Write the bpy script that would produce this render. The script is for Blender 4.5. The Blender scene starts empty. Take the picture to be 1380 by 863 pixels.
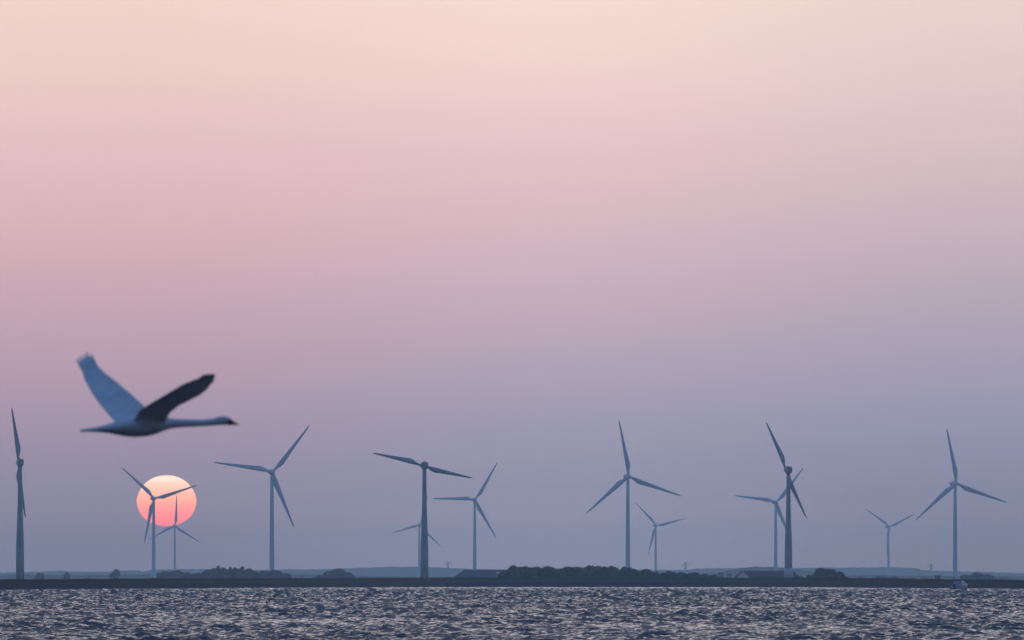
import bpy, bmesh, math, random
import numpy as np
from mathutils import Vector, Matrix, noise

S = bpy.context.scene
COL = S.collection
R = math.radians

# ------------------------------------------------------------------ camera
F = 8575.0            # focal length in pixels of the 1380 wide photograph (220 mm lens, the sun is half a degree wide)
HZ = 784.0            # row of the true horizon
CAMZ = 1.75
cam = bpy.data.cameras.new('camera')
cam.sensor_width = 36.0
cam.lens = 36.0 * F / 1380.0
cam.shift_y = (HZ - 431.5) / 1380.0
cam.clip_start = 1.0
cam.clip_end = 200000.0
cam.dof.use_dof = True
cam.dof.focus_distance = 950.0
cam.dof.aperture_fstop = 5.8
cam_o = bpy.data.objects.new('camera', cam)
cam_o.location = (0, 0, CAMZ)
cam_o.rotation_euler = (R(90), 0, 0)
COL.objects.link(cam_o)
S.camera = cam_o


def P(px, py, D):
    """real place of something seen at a photo pixel and known to be D metres out"""
    return Vector(((px - 690.0) / F * D, D, CAMZ + (HZ - py) / F * D))


# ------------------------------------------------------------------ render settings
S.render.engine = 'CYCLES'
S.view_settings.view_transform = 'Standard'
S.view_settings.look = 'None'
S.view_settings.exposure = 0.0
S.view_settings.gamma = 1.0
S.view_settings.use_curve_mapping = False
S.cycles.use_denoising = True
S.cycles.denoiser = 'OPENIMAGEDENOISE'
S.cycles.max_bounces = 6
S.cycles.volume_bounces = 1
S.cycles.sample_clamp_indirect = 8.0

# ------------------------------------------------------------------ sky
SUN_AZ = math.atan2(225.0 - 690.0, F)          # clockwise from +Y
SUN_EL = math.atan((HZ - 675.0) / F)


def lin(c):
    return tuple((v / 255.0 / 12.92) if v <= 10.3 else (((v / 255.0) + 0.055) / 1.055) ** 2.4 for v in c)


# sky radiance, linear, by elevation in degrees; left, middle, right of the view, and the sky behind
E_LIST = [0.0, 0.25, 0.5, 0.8, 1.1, 1.5, 2.0, 2.6, 3.2, 3.9, 4.6, 5.3]
SKY_L = [(0.4582, 0.3245, 0.3158), (0.4877, 0.3403, 0.3354), (0.5558, 0.38, 0.3853), (0.456, 0.3459, 0.4059), (0.4654, 0.3488, 0.4265), (0.532, 0.3661, 0.4551), (0.6312, 0.4037, 0.4842), (0.7221, 0.4525, 0.4996), (0.8304, 0.5185, 0.5368), (0.8903, 0.5953, 0.5823), (0.9636, 0.6778, 0.6069), (0.9992, 0.7341, 0.6362)]
SKY_M = [(0.5947, 0.4896, 0.5448), (0.6266, 0.5068, 0.5448), (0.6489, 0.5211, 0.5762), (0.4766, 0.4161, 0.4965), (0.4499, 0.3989, 0.4842), (0.4761, 0.4103, 0.4989), (0.5816, 0.4458, 0.5366), (0.7131, 0.4939, 0.5683), (0.8129, 0.5547, 0.5908), (0.9181, 0.6254, 0.6205), (1.0024, 0.7342, 0.669), (1.0476, 0.8002, 0.7063)]
SKY_R = [(0.4419, 0.3245, 0.2939), (0.4711, 0.3403, 0.3134), (0.49, 0.3669, 0.381), (0.384, 0.3359, 0.4132), (0.3788, 0.3449, 0.4492), (0.4158, 0.3733, 0.5074), (0.4783, 0.4095, 0.5026), (0.5773, 0.4525, 0.5292), (0.6849, 0.5185, 0.5524), (0.7928, 0.5879, 0.5898), (0.8819, 0.6618, 0.6216), (0.9337, 0.7102, 0.6438)]
UPPER = [(7.5, (0.93, 0.85, 0.88)), (11.0, (0.81, 0.79, 0.88)), (17.0, (0.50, 0.50, 0.60)), (27.0, (0.23, 0.27, 0.38)),
         (45.0, (0.18, 0.27, 0.50)), (90.0, (0.18, 0.48, 1.32))]
BACK = [(0.0, (0.10, 0.125, 0.20)), (8.0, (0.105, 0.125, 0.19)), (20.0, (0.09, 0.14, 0.26)), (45.0, (0.14, 0.34, 0.80)),
        (90.0, (0.18, 0.48, 1.32))]

W = bpy.data.worlds.new('World')
S.world = W
W.use_nodes = True
nt = W.node_tree
nt.nodes.clear()
N = nt.nodes.new
Lk = nt.links.new


def math_node(tree, op, a, b=None, c=None, clamp=False):
    n = tree.nodes.new('ShaderNodeMath')
    n.operation = op
    n.use_clamp = clamp
    for i, v in enumerate((a, b, c)):
        if v is None:
            continue
        if isinstance(v, (int, float)):
            n.inputs[i].default_value = v
        else:
            tree.links.new(v, n.inputs[i])
    return n.outputs[0]


def smooth(tree, val, lo, hi):
    n = tree.nodes.new('ShaderNodeMapRange')
    n.interpolation_type = 'SMOOTHSTEP'
    tree.links.new(val, n.inputs['Value'])
    n.inputs['From Min'].default_value = lo
    n.inputs['From Max'].default_value = hi
    return n.outputs['Result']


def ramp(tree, fac, stops, interp='LINEAR'):
    n = tree.nodes.new('ShaderNodeValToRGB')
    cr = n.color_ramp
    cr.interpolation = interp
    while len(cr.elements) < len(stops):
        cr.elements.new(0.5)
    for e, (p, c) in zip(cr.elements, stops):
        e.position = p
    for e, (p, c) in zip(cr.elements, stops):
        e.color = (*c, 1.0)
    if not isinstance(fac, (int, float)):
        tree.links.new(fac, n.inputs[0])
    return n.outputs[0]


def mix(tree, fac, a, b):
    n = tree.nodes.new('ShaderNodeMix')
    n.data_type = 'RGBA'
    tree.links.new(fac, n.inputs[0])
    for s, v in ((6, a), (7, b)):
        if isinstance(v, tuple):
            n.inputs[s].default_value = (*v, 1.0)
        else:
            tree.links.new(v, n.inputs[s])
    return n.outputs[2]


tc = N('ShaderNodeTexCoord')
sep = N('ShaderNodeSeparateXYZ')
Lk(tc.outputs['Generated'], sep.inputs[0])
el = math_node(nt, 'ARCSINE', math_node(nt, 'MAXIMUM', sep.outputs[2], 0.0))
t_el = math_node(nt, 'POWER', math_node(nt, 'MULTIPLY', el, 2.0 / math.pi), 0.5)     # spreads the low sky over the ramp


def tpos(e):
    return math.sqrt(e / 90.0)


def column(tab):
    return ramp(nt, t_el, [(tpos(e), c) for e, c in zip(E_LIST, tab)] + [(tpos(e), c) for e, c in UPPER])


az = math_node(nt, 'ARCTAN2', sep.outputs[0], sep.outputs[1])
fl = smooth(nt, az, -0.062, 0.015)
fr = smooth(nt, az, 0.0, 0.0805)
low = mix(nt, fl, column(SKY_L), column(SKY_M))
low = mix(nt, fr, low, column(SKY_R))
back = ramp(nt, t_el, [(tpos(e), c) for e, c in BACK])
fb = smooth(nt, sep.outputs[1], 0.55, -0.35)
sky_c = mix(nt, fb, low, back)
bg = N('ShaderNodeBackground')
Lk(sky_c, bg.inputs[0])
bg.inputs[1].default_value = 1.0
nish = N('ShaderNodeTexSky')
nish.sky_type = 'NISHITA'
nish.sun_disc = False
nish.sun_elevation = SUN_EL
nish.sun_rotation = SUN_AZ
nish.dust_density = 3.0
nm = N('ShaderNodeMix')
nm.data_type = 'RGBA'
Lk(smooth(nt, sep.outputs[2], 0.12, 0.5), nm.inputs[0])
nm.inputs[6].default_value = (0, 0, 0, 1)
Lk(nish.outputs[0], nm.inputs[7])
bg2 = N('ShaderNodeBackground')
Lk(nm.outputs[2], bg2.inputs[0])
bg2.inputs[1].default_value = 0.05
add = N('ShaderNodeAddShader')
Lk(bg.outputs[0], add.inputs[0])
Lk(bg2.outputs[0], add.inputs[1])
wo = N('ShaderNodeOutputWorld')
Lk(add.outputs[0], wo.inputs[0])
W.cycles.sampling_method = 'MANUAL'
W.cycles.sample_map_resolution = 1024

# ------------------------------------------------------------------ sun lamp: very weak, the disc is dimmed by the haze
sl = bpy.data.lights.new('sun_light', 'SUN')
sl.energy = 0.008
sl.angle = R(4.0)
sl.color = (1.0, 0.55, 0.42)
so = bpy.data.objects.new('sun_light', sl)
sdir = Vector((math.sin(SUN_AZ) * math.cos(SUN_EL), math.cos(SUN_AZ) * math.cos(SUN_EL), math.sin(SUN_EL)))
so.rotation_euler = sdir.to_track_quat('Z', 'Y').to_euler()
so.location = sdir * 300
COL.objects.link(so)


# ------------------------------------------------------------------ helpers
def link(name, bm_or_me, mat, parent=None, smooth_shade=False):
    if isinstance(bm_or_me, bmesh.types.BMesh):
        me = bpy.data.meshes.new(name)
        bmesh.ops.recalc_face_normals(bm_or_me, faces=bm_or_me.faces)
        bm_or_me.to_mesh(me)
        bm_or_me.free()
    else:
        me = bm_or_me
    for m in (mat if isinstance(mat, (list, tuple)) else [mat]):
        me.materials.append(m)
    if smooth_shade:
        me.polygons.foreach_set('use_smooth', [True] * len(me.polygons))
    o = bpy.data.objects.new(name, me)
    COL.objects.link(o)
    if parent is not None:
        o.parent = parent
    return o


def tag(o, label, cat, group=None):
    o['label'] = label
    o['category'] = cat
    if group:
        o['group'] = group
    return o


def thing(name, label, cat, loc, rz=0.0, group=None):
    o = bpy.data.objects.new(name, None)
    o.empty_display_size = 1.0
    o.location = loc
    o.rotation_euler = (0, 0, rz)
    COL.objects.link(o)
    return tag(o, label, cat, group)


def structure(o):
    o['kind'] = 'structure'
    return o


def copy_tree(o, parent=None):
    c = o.copy()
    COL.objects.link(c)
    if parent is not None:
        c.parent = parent
    for ch in o.children:
        copy_tree(ch, c)
    return c


def box(bm, x0, x1, y0, y1, z0, z1, bevel=0.0):
    r = bmesh.ops.create_cube(bm, size=1.0)
    vs = r['verts']
    for v in vs:
        v.co = Vector(((x0 + x1) / 2 + v.co.x * (x1 - x0), (y0 + y1) / 2 + v.co.y * (y1 - y0), (z0 + z1) / 2 + v.co.z * (z1 - z0)))
    if bevel > 0:
        es = list({e for v in vs for e in v.link_edges})
        bmesh.ops.bevel(bm, geom=es, offset=bevel, segments=2, affect='EDGES')
    return vs


def loft(bm, rings, cap=True, closed=True):
    rows = [[bm.verts.new(p) for p in ring] for ring in rings]
    n = len(rows[0])
    for a, b in zip(rows[:-1], rows[1:]):
        for i in range(n if closed else n - 1):
            j = (i + 1) % n
            bm.faces.new((a[i], a[j], b[j], b[i]))
    if cap:
        bm.faces.new(rows[0][::-1])
        bm.faces.new(rows[-1])
    return rows


def tube(bm, p0, p1, r0, r1, n=8):
    p0, p1 = Vector(p0), Vector(p1)
    d = (p1 - p0).normalized()
    a = d.orthogonal().normalized()
    b = d.cross(a)
    loft(bm, [[p + (a * math.cos(t) + b * math.sin(t)) * r for t in [2 * math.pi * i / n for i in range(n)]]
              for p, r in ((p0, r0), (p1, r1))])


def lathe_z(bm, prof, n=20, cx=0.0, cy=0.0):
    loft(bm, [[Vector((cx + r * math.cos(2 * math.pi * i / n), cy + r * math.sin(2 * math.pi * i / n), z)) for i in range(n)]
              for z, r in prof])


def material(name, color, rough=0.7, var=None, scale=1.0, spec=0.3, metal=0.0, bump=0.0, coords='Object', detail=4.0):
    m = bpy.data.materials.new(name)
    m.use_nodes = True
    t = m.node_tree
    b = t.nodes['Principled BSDF']
    b.inputs['Roughness'].default_value = rough
    b.inputs['Specular IOR Level'].default_value = spec
    b.inputs['Metallic'].default_value = metal
    co = t.nodes.new('ShaderNodeTexCoord')
    nz = t.nodes.new('ShaderNodeTexNoise')
    nz.inputs['Scale'].default_value = scale
    nz.inputs['Detail'].default_value = detail
    t.links.new(co.outputs[coords], nz.inputs['Vector'])
    c2 = var if var else tuple(v * 0.8 for v in color)
    t.links.new(ramp(t, nz.outputs['Fac'], [(0.35, color), (0.65, c2)]), b.inputs['Base Color'])
    if bump:
        bp = t.nodes.new('ShaderNodeBump')
        bp.inputs['Strength'].default_value = bump
        bp.inputs['Distance'].default_value = 0.3
        t.links.new(nz.outputs['Fac'], bp.inputs['Height'])
        t.links.new(bp.outputs['Normal'], b.inputs['Normal'])
    return m


M_TOWER = material('tower_concrete', (0.34, 0.36, 0.36), 0.75, (0.27, 0.30, 0.30), 0.15)
M_STEEL = material('white_steel_paint', (0.54, 0.56, 0.57), 0.6, (0.48, 0.51, 0.52), 0.1)
M_BLADE = material('blade_fibreglass', (0.55, 0.56, 0.57), 0.45, (0.46, 0.48, 0.50), 0.25)
M_BLADE2 = material('weathered_blade_fibreglass', (0.36, 0.38, 0.39), 0.5, (0.30, 0.32, 0.33), 0.25)
M_NAC = material('nacelle_grey_paint', (0.30, 0.32, 0.33), 0.55, (0.24, 0.26, 0.27), 0.8)
M_PALE = material('pale_concrete', (0.50, 0.50, 0.48), 0.8, (0.42, 0.42, 0.40), 0.5)
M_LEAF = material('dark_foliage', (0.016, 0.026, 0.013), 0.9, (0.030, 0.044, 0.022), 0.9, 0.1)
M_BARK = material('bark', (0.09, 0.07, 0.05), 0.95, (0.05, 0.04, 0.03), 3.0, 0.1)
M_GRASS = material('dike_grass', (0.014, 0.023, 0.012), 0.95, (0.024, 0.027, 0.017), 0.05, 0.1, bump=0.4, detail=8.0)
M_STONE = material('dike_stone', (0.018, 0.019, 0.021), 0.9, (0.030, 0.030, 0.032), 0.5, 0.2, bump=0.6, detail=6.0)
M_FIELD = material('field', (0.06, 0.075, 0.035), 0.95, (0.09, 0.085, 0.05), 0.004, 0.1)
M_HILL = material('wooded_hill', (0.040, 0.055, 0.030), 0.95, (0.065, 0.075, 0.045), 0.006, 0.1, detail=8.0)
M_ROOF = material('dark_roof_sheet', (0.07, 0.07, 0.075), 0.7, (0.05, 0.05, 0.055), 0.6)
M_WALLD = material('weathered_boards', (0.14, 0.13, 0.12), 0.85, (0.10, 0.095, 0.09), 0.7)
M_WALLP = material('pale_render', (0.58, 0.58, 0.56), 0.85, (0.50, 0.50, 0.48), 0.5)
M_GLASS = material('window_glass', (0.03, 0.035, 0.04), 0.15, (0.04, 0.045, 0.05), 0.5, 0.5)
M_GALV = material('galvanised_steel', (0.25, 0.26, 0.27), 0.5, (0.20, 0.21, 0.22), 0.3, metal=0.5)
M_BOATW = material('grey_gelcoat', (0.30, 0.32, 0.34), 0.45, (0.25, 0.27, 0.29), 1.2, 0.5)
M_DARK = material('black_rubber', (0.02, 0.02, 0.022), 0.6, (0.03, 0.03, 0.032), 2.0)

# ------------------------------------------------------------------ haze
HAZE_TOP = 112.0
HAZE_DENSITY = 1.15e-4
hm = bpy.data.materials.new('haze_air')
hm.use_nodes = True
ht = hm.node_tree
ht.nodes.clear()
pv = ht.nodes.new('ShaderNodeVolumePrincipled')
pv.inputs['Color'].default_value = (0.74, 0.93, 1.0, 1)
pv.inputs['Density'].default_value = HAZE_DENSITY
pv.inputs['Density Attribute'].default_value = ''
pv.inputs['Anisotropy'].default_value = 0.3
ho = ht.nodes.new('ShaderNodeOutputMaterial')
ht.links.new(pv.outputs[0], ho.inputs['Volume'])
bm = bmesh.new()
box(bm, -4200, 4200, -1500, 13500, -2.6, HAZE_TOP)
hz = link('haze', bm, hm)
hz['kind'] = 'stuff'
hz['label'] = 'pale blue evening haze lying over the water and the far shore'
hz['category'] = 'haze'

# ------------------------------------------------------------------ shore line in plan: distance of the water's edge, and the dike crest
XB = [-300, 0, 200, 400, 600, 900, 1100, 1250, 1380, 1700]
YB = [799.5, 797, 795, 793.3, 792.2, 792.2, 792.6, 794, 795.2, 797.5]
YT = [782.6, 781, 779.8, 779.2, 778.6, 778.6, 778.8, 780.2, 781.8, 783]


def shore(px):
    yb = float(np.interp(px, XB, YB))
    D = CAMZ * F / (yb - HZ)
    zt = CAMZ + (HZ - float(np.interp(px, XB, YT))) / F * D
    return D, zt


# ------------------------------------------------------------------ water: one sheet with real waves where the lens looks, calm swell around
def build_water():
    rng = np.random.default_rng(11)
    ys = [160.0]
    while ys[-1] < 2000:
        ys.append(ys[-1] + max(0.095, ys[-1] * 0.00064))
    ys = np.array(ys, dtype=np.float64)
    us = np.linspace(-0.088, 0.088, 1450)
    side = 0.088 + np.cumsum(np.linspace(0.0002, 0.0016, 110))
    us = np.concatenate([-side[::-1], us, side])
    Y = np.repeat(ys[:, None], len(us), 1)
    X = Y * us[None, :]
    # narrow rows jittered nowhere: a regular grid keeps faces planar enough
    Z = np.zeros_like(Y, dtype=np.float32)
    Xf, Yf = X.astype(np.float32), Y.astype(np.float32)
    nW = 110
    lam = np.exp(rng.uniform(math.log(0.23), math.log(3.4), nW))
    spread = np.interp(np.log(lam), np.log([0.23, 0.7, 1.8, 3.4]), [0.28, 0.34, 0.60, 0.85])
    th = rng.normal(0.0, 1.0, nW) * spread
    ph = rng.uniform(0, 2 * math.pi, nW)
    wgt = np.minimum(1.0, (0.5 / lam) ** 0.9)
    wgt /= math.sqrt(float((wgt ** 2).sum()))
    SL = 0.40 * math.sqrt(2.0)
    dy = np.gradient(ys).astype(np.float32)
    dx = (ys * (us[len(us) // 2 + 1] - us[len(us) // 2])).astype(np.float32)
    kept = np.zeros(len(ys), dtype=np.float32)
    for l, t, p, w in zip(lam, th, ph, wgt):
        k = 2 * math.pi / l
        a = SL * w / k
        fade = np.clip((l / (2.4 * np.maximum(dy * abs(math.cos(t)), dx * abs(math.sin(t)))) - 0.7) / 0.5, 0, 1)
        if not fade.any():
            continue
        r1 = np.nonzero(fade)[0].max() + 1
        kept += (fade.astype(np.float32) * w) ** 2
        ang = Xf[:r1] * np.float32(k * math.sin(t)) + Yf[:r1] * np.float32(k * math.cos(t)) + np.float32(p)
        c = np.cos(ang)
        Z[:r1] += (a * fade[:r1, None]) * (c + 0.25 * np.cos(2 * ang)).astype(np.float32)
    # short steep cross chop that breaks the crests into small grains
    nB = 80
    Zb = np.zeros_like(Z)
    kb = np.zeros(len(ys), dtype=np.float32)
    for _ in range(nB):
        l = math.exp(rng.uniform(math.log(0.08), math.log(1.7)))
        wb = min(1.0, (0.24 / l) ** 0.9)
        t = R(rng.uniform(40, 80)) * rng.choice([-1, 1])
        p = rng.uniform(0, 2 * math.pi)
        k = 2 * math.pi / l
        fade = np.clip((l / (2.4 * np.maximum(dy * abs(math.cos(t)), dx * abs(math.sin(t)))) - 0.7) / 0.5, 0, 1)
        if not fade.any():
            continue
        r1 = np.nonzero(fade)[0].max() + 1
        kb += (fade.astype(np.float32) * wb) ** 2 / nB / 0.42
        Zb[:r1] += (0.34 * wb * math.sqrt(2.0 / nB / 0.42) / k * fade[:r1, None]).astype(np.float32) * np.cos(
            Xf[:r1] * np.float32(k * math.sin(t)) + Yf[:r1] * np.float32(k * math.cos(t)) + np.float32(p))
    Zb *= np.minimum(1.0 / np.sqrt(np.maximum(kb, 0.01)), 3.5)[:, None].astype(np.float32)
    Z *= np.minimum(1.0 / np.sqrt(np.maximum(kept, 0.005)), 4.5)[:, None].astype(np.float32)
    Z += Zb * np.interp(ys, [160, 350, 900], [0.45, 0.7, 1.0])[:, None].astype(np.float32)
    # gusts: patches of stronger and weaker chop
    g = np.zeros_like(Z)
    for _ in range(14):
        lx, ly = rng.uniform(12, 60), rng.uniform(40, 220)
        g += np.cos(Xf / lx * 6.28 + rng.uniform(0, 6.28) + Yf / ly * 6.28 * rng.choice([-1, 1])).astype(np.float32)
    Z *= (1.0 + 0.05 * g).clip(0.5, 1.6)
    nr, nc = Y.shape
    co = np.stack([X, Y, Z], -1).reshape(-1, 3).astype(np.float32)
    idx = np.arange(nr * nc, dtype=np.int32).reshape(nr, nc)
    quads = np.stack([idx[:-1, :-1], idx[:-1, 1:], idx[1:, 1:], idx[1:, :-1]], -1).reshape(-1, 4)
    # the rest of the sea: a flat sheet just under the troughs
    n0 = len(co)
    ex = np.array([[-4000, -1400, -0.30], [4000, -1400, -0.30], [4000, 2400, -0.30], [-4000, 2400, -0.30]], dtype=np.float32)
    co = np.concatenate([co, ex])
    quads = np.concatenate([quads, np.array([[n0, n0 + 1, n0 + 2, n0 + 3]], dtype=np.int32)])
    me = bpy.data.meshes.new('water')
    me.vertices.add(len(co))
    me.vertices.foreach_set('co', co.ravel())
    me.loops.add(quads.size)
    me.loops.foreach_set('vertex_index', quads.ravel().astype(np.int32))
    me.polygons.add(len(quads))
    me.polygons.foreach_set('loop_start', np.arange(0, quads.size, 4, dtype=np.int32))
    me.polygons.foreach_set('use_smooth', np.ones(len(quads), dtype=bool))
    me.update(calc_edges=True)
    m = bpy.data.materials.new('sea_water')
    m.use_nodes = True
    t = m.node_tree
    b = t.nodes['Principled BSDF']
    b.inputs['Base Color'].default_value = (0.009, 0.012, 0.016, 1)
    b.inputs['Roughness'].default_value = 0.03
    b.inputs['IOR'].default_value = 1.333
    co_ = t.nodes.new('ShaderNodeTexCoord')
    nz = t.nodes.new('ShaderNodeTexNoise')
    nz.inputs['Scale'].default_value = 5.0
    nz.inputs['Detail'].default_value = 2.0
    t.links.new(co_.outputs['Object'], nz.inputs['Vector'])
    bp = t.nodes.new('ShaderNodeBump')
    bp.inputs['Strength'].default_value = 0.25
    bp.inputs['Distance'].default_value = 0.04
    t.links.new(nz.outputs['Fac'], bp.inputs['Height'])
    t.links.new(bp.outputs['Normal'], b.inputs['Normal'])
    # the open water outside the modelled chop: the same water, its ripples as relief in the shading
    m2 = m.copy()
    m2.name = 'open_water'
    for nd in m2.node_tree.nodes:
        if nd.type == 'BUMP':
            nd.inputs['Strength'].default_value = 1.0
            nd.inputs['Distance'].default_value = 0.45
        elif nd.type == 'TEX_NOISE':
            nd.inputs['Scale'].default_value = 1.1
            nd.inputs['Detail'].default_value = 6.0
        elif nd.type == 'BSDF_PRINCIPLED':
            nd.inputs['Roughness'].default_value = 0.12
    me.polygons[len(me.polygons) - 1].material_index = 1
    o = link('water', me, [m, m2])
    structure(o)


build_water()


# ------------------------------------------------------------------ dike, fields, hills
def plan_points():
    pts = []
    for px in np.arange(-300, 1701, 2.5):
        D, zt = shore(px)
        pts.append(((px - 690) / F * D, D, zt, px))
    a, b = pts[0], pts[-1]
    return [(-4000, a[1], a[2], -9000)] + pts + [(4000, b[1], b[2], 9000)]


PL = plan_points()


def nz1(x, s, k=0.0):
    return noise.noise(Vector((x * s, k, 3.7)))


bm = bmesh.new()
prof = [(-1.5, -0.9, 0, 0), (0.0, 0.0, 0, 1), (1.6, 0.55, 1, 1), (2.4, 0.62, 1, 1), (5.0, 0.72, 2, 1), (7.5, 0.93, 2, 1), (9.0, 1.0, 2, 1),
        (12.0, 0.99, 2, 1), (19.0, 0.30, 2, 1), (22.0, 0.20, 2, 1)]
rows = []
for (x, D, zt, px) in PL:
    row = []
    for k, (dy, f, kind, _) in enumerate(prof):
        z = zt * f if f >= 0 else f
        jit = 0.09 * nz1(x, 0.35, k * 2.1) + 0.07 * nz1(x, 0.05, k)
        if k in (1, 2, 3):
            jit += 0.10 * nz1(x, 1.7, k * 5.0)
        if k in (6, 7):
            jit = 0.06 * nz1(x, 0.25, 9.0) + 0.06 * nz1(x, 0.9, 9.0)
        row.append(bm.verts.new((x, D + dy + 0.5 * nz1(x, 0.12, k + 20.0), z + jit)))
    rows.append(row)
for a, b in zip(rows[:-1], rows[1:]):
    for k in range(len(prof) - 1):
        f = bm.faces.new((a[k], b[k], b[k + 1], a[k + 1]))
        f.material_index = 0 if k < 3 else 1
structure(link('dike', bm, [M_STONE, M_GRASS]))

bm = bmesh.new()
fr_ = [bm.verts.new((x, D + 20.0, 0.55)) for (x, D, zt, px) in PL]
bk_ = [bm.verts.new((x * 1.0, 13300, 0.55)) for (x, D, zt, px) in PL]
for i in range(len(PL) - 1):
    bm.faces.new((fr_[i], fr_[i + 1], bk_[i + 1], bk_[i]))
structure(link('ground', bm, M_FIELD))


def ridge(name, D0, sky, rough_m, seed, depth=900.0, pad=True):
    """a long low hill whose wooded skyline follows the given rows"""
    xs = [p[0] for p in sky]
    yy = [p[1] for p in sky]
    bm = bmesh.new()
    rows = []
    for px in np.arange(xs[0], xs[-1] + 0.1, 1.0):
        y = float(np.interp(px, xs, yy))
        z = CAMZ + (HZ - y) / F * D0
        X = (px - 690) / F * D0
        tops = rough_m * (0.6 * nz1(px, 0.55, seed) + 0.5 * nz1(px, 0.17, seed + 5) + 0.25 * nz1(px, 1.3, seed + 9))
        zz = max(z + tops, 0.6)
        rows.append([bm.verts.new(v) for v in ((X, D0 - depth * 0.5, 0.4), (X, D0 - depth * 0.25, 0.4 + 0.62 * (zz - 0.4)),
                                                (X, D0 - 30, max(zz - 1.2, 0.5)), (X, D0, zz), (X, D0 + 40, max(zz - 2.0, 0.45)), (X, D0 + depth, 0.4))])
    for a, b in zip(rows[:-1], rows[1:]):
        for k in range(5):
            bm.faces.new((a[k], b[k], b[k + 1], a[k + 1]))
    return structure(link(name, bm, M_HILL, smooth_shade=False))


ridge('hills', 9600, [(-200, 774), (0, 772), (60, 770.5), (80, 769.3), (95, 770.6), (140, 771), (165, 769), (188, 769), (191, 771), (205, 768),
                      (235, 767), (300, 767.2), (345, 768.5), (380, 767.6), (430, 767.4), (470, 766.0), (520, 764.2), (565, 763.8), (600, 765.5),
                      (640, 767), (690, 768), (760, 766), (830, 767), (900, 768), (925, 768), (940, 766.2), (980, 766.0), (1065, 765.8), (1110, 765.2),
                      (1150, 765.2), (1200, 764.6), (1236, 766.0), (1243, 768.6), (1300, 770.4), (1350, 771.6), (1380, 773), (1600, 776)], 1.1, 1.0)
ridge('hills', 6200, [(930, 779), (960, 773), (985, 768.5), (1000, 765.5), (1020, 763.6), (1030, 764.6), (1045, 764.2), (1062, 766), (1090, 770), (1130, 776), (1150, 779)], 0.9, 4.0, 500)
ridge('hills', 5600, [(-120, 780), (-40, 777), (0, 776), (30, 774.5), (60, 774.6), (110, 775.4), (190, 774.4), (215, 772), (260, 773), (300, 775), (420, 774.5), (470, 776), (560, 777.5), (640, 778), (720, 780)], 0.7, 7.0, 400)
ridge('hills', 5400, [(1120, 780), (1150, 776), (1200, 775.2), (1213, 776), (1290, 777), (1340, 776), (1400, 777.5), (1500, 780)], 0.6, 8.0, 400)

# ------------------------------------------------------------------ the sun
D_SUN = 90000.0
bm = bmesh.new()
bmesh.ops.create_uvsphere(bm, u_segments=96, v_segments=64, radius=1.0)
rx = 40.0 / F * D_SUN
rz_ = 34.5 / F * D_SUN
for v in bm.verts:
    z = v.co.z
    # refraction squashes the disc, more below than above, with faint steps at the air layers
    wob = 1.0 + 0.012 * math.sin(z * 9.0 + 0.6) * (1 - abs(z)) - (0.035 * max(0.0, -z - 0.35))
    v.co = Vector((v.co.x * rx * wob, v.co.y * rx, (z + 0.04 * (1 - z * z) * (-1)) * rz_))
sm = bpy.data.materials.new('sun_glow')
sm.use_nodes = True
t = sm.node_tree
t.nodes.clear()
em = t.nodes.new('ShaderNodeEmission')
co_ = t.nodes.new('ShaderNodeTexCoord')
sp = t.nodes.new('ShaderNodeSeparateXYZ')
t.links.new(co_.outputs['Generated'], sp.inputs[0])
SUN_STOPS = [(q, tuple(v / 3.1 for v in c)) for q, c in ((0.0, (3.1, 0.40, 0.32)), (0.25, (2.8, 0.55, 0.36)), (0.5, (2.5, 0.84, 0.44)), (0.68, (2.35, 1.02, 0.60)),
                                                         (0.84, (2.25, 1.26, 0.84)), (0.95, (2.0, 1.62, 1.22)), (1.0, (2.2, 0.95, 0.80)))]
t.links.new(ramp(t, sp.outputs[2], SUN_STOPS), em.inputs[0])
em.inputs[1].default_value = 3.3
ou = t.nodes.new('ShaderNodeOutputMaterial')
t.links.new(em.outputs[0], ou.inputs[0])
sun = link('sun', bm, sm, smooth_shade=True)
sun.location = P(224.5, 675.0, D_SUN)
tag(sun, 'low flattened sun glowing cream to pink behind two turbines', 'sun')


# ------------------------------------------------------------------ wind turbines
def blade_mesh(L, root_r, chord_max, at_max, tip_c, twist=14.0):
    """blade along +Z from the hub; trailing edge bulges to +X"""
    bm = bmesh.new()
    rings = []
    n = 16
    for s in [0.0, 0.03, 0.06, 0.1, 0.14, 0.18, 0.22, 0.27, 0.33, 0.4, 0.5, 0.6, 0.7, 0.8, 0.88, 0.94, 0.98, 1.0]:
        if s <= 0.05:
            c, th, lead = root_r * 2, root_r * 2, root_r
        else:
            if s < at_max:
                q = (s - 0.05) / (at_max - 0.05)
                q = q * q * (3 - 2 * q)
                c = root_r * 2 + (chord_max - root_r * 2) * q
                th = root_r * 2 + (chord_max * 0.24 - root_r * 2) * q
            else:
                q = (s - at_max) / (1 - at_max)
                c = chord_max + (tip_c - chord_max) * (q ** 0.82)
                th = c * (0.24 - 0.10 * q)
            if s > 0.97:
                c *= 0.75 if s < 1 else 0.4
            lead = root_r + 0.10 * (c - root_r * 2)
        tw = R(twist) * (1 - s) ** 2
        ring = []
        for i in range(n):
            a = 2 * math.pi * i / n
            xx = c / 2 * math.cos(a) + (c / 2 - lead)
            pinch = 1.0 if s <= 0.05 else (1.0 - 0.55 * max(0.0, math.cos(a)))
            yy = th / 2 * math.sin(a) * pinch
            ring.append(Vector((xx * math.cos(tw) - yy * math.sin(tw), xx * math.sin(tw) + yy * math.cos(tw), s * L)))
        rings.append(ring)
    loft(bm, rings)
    return bm


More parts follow.
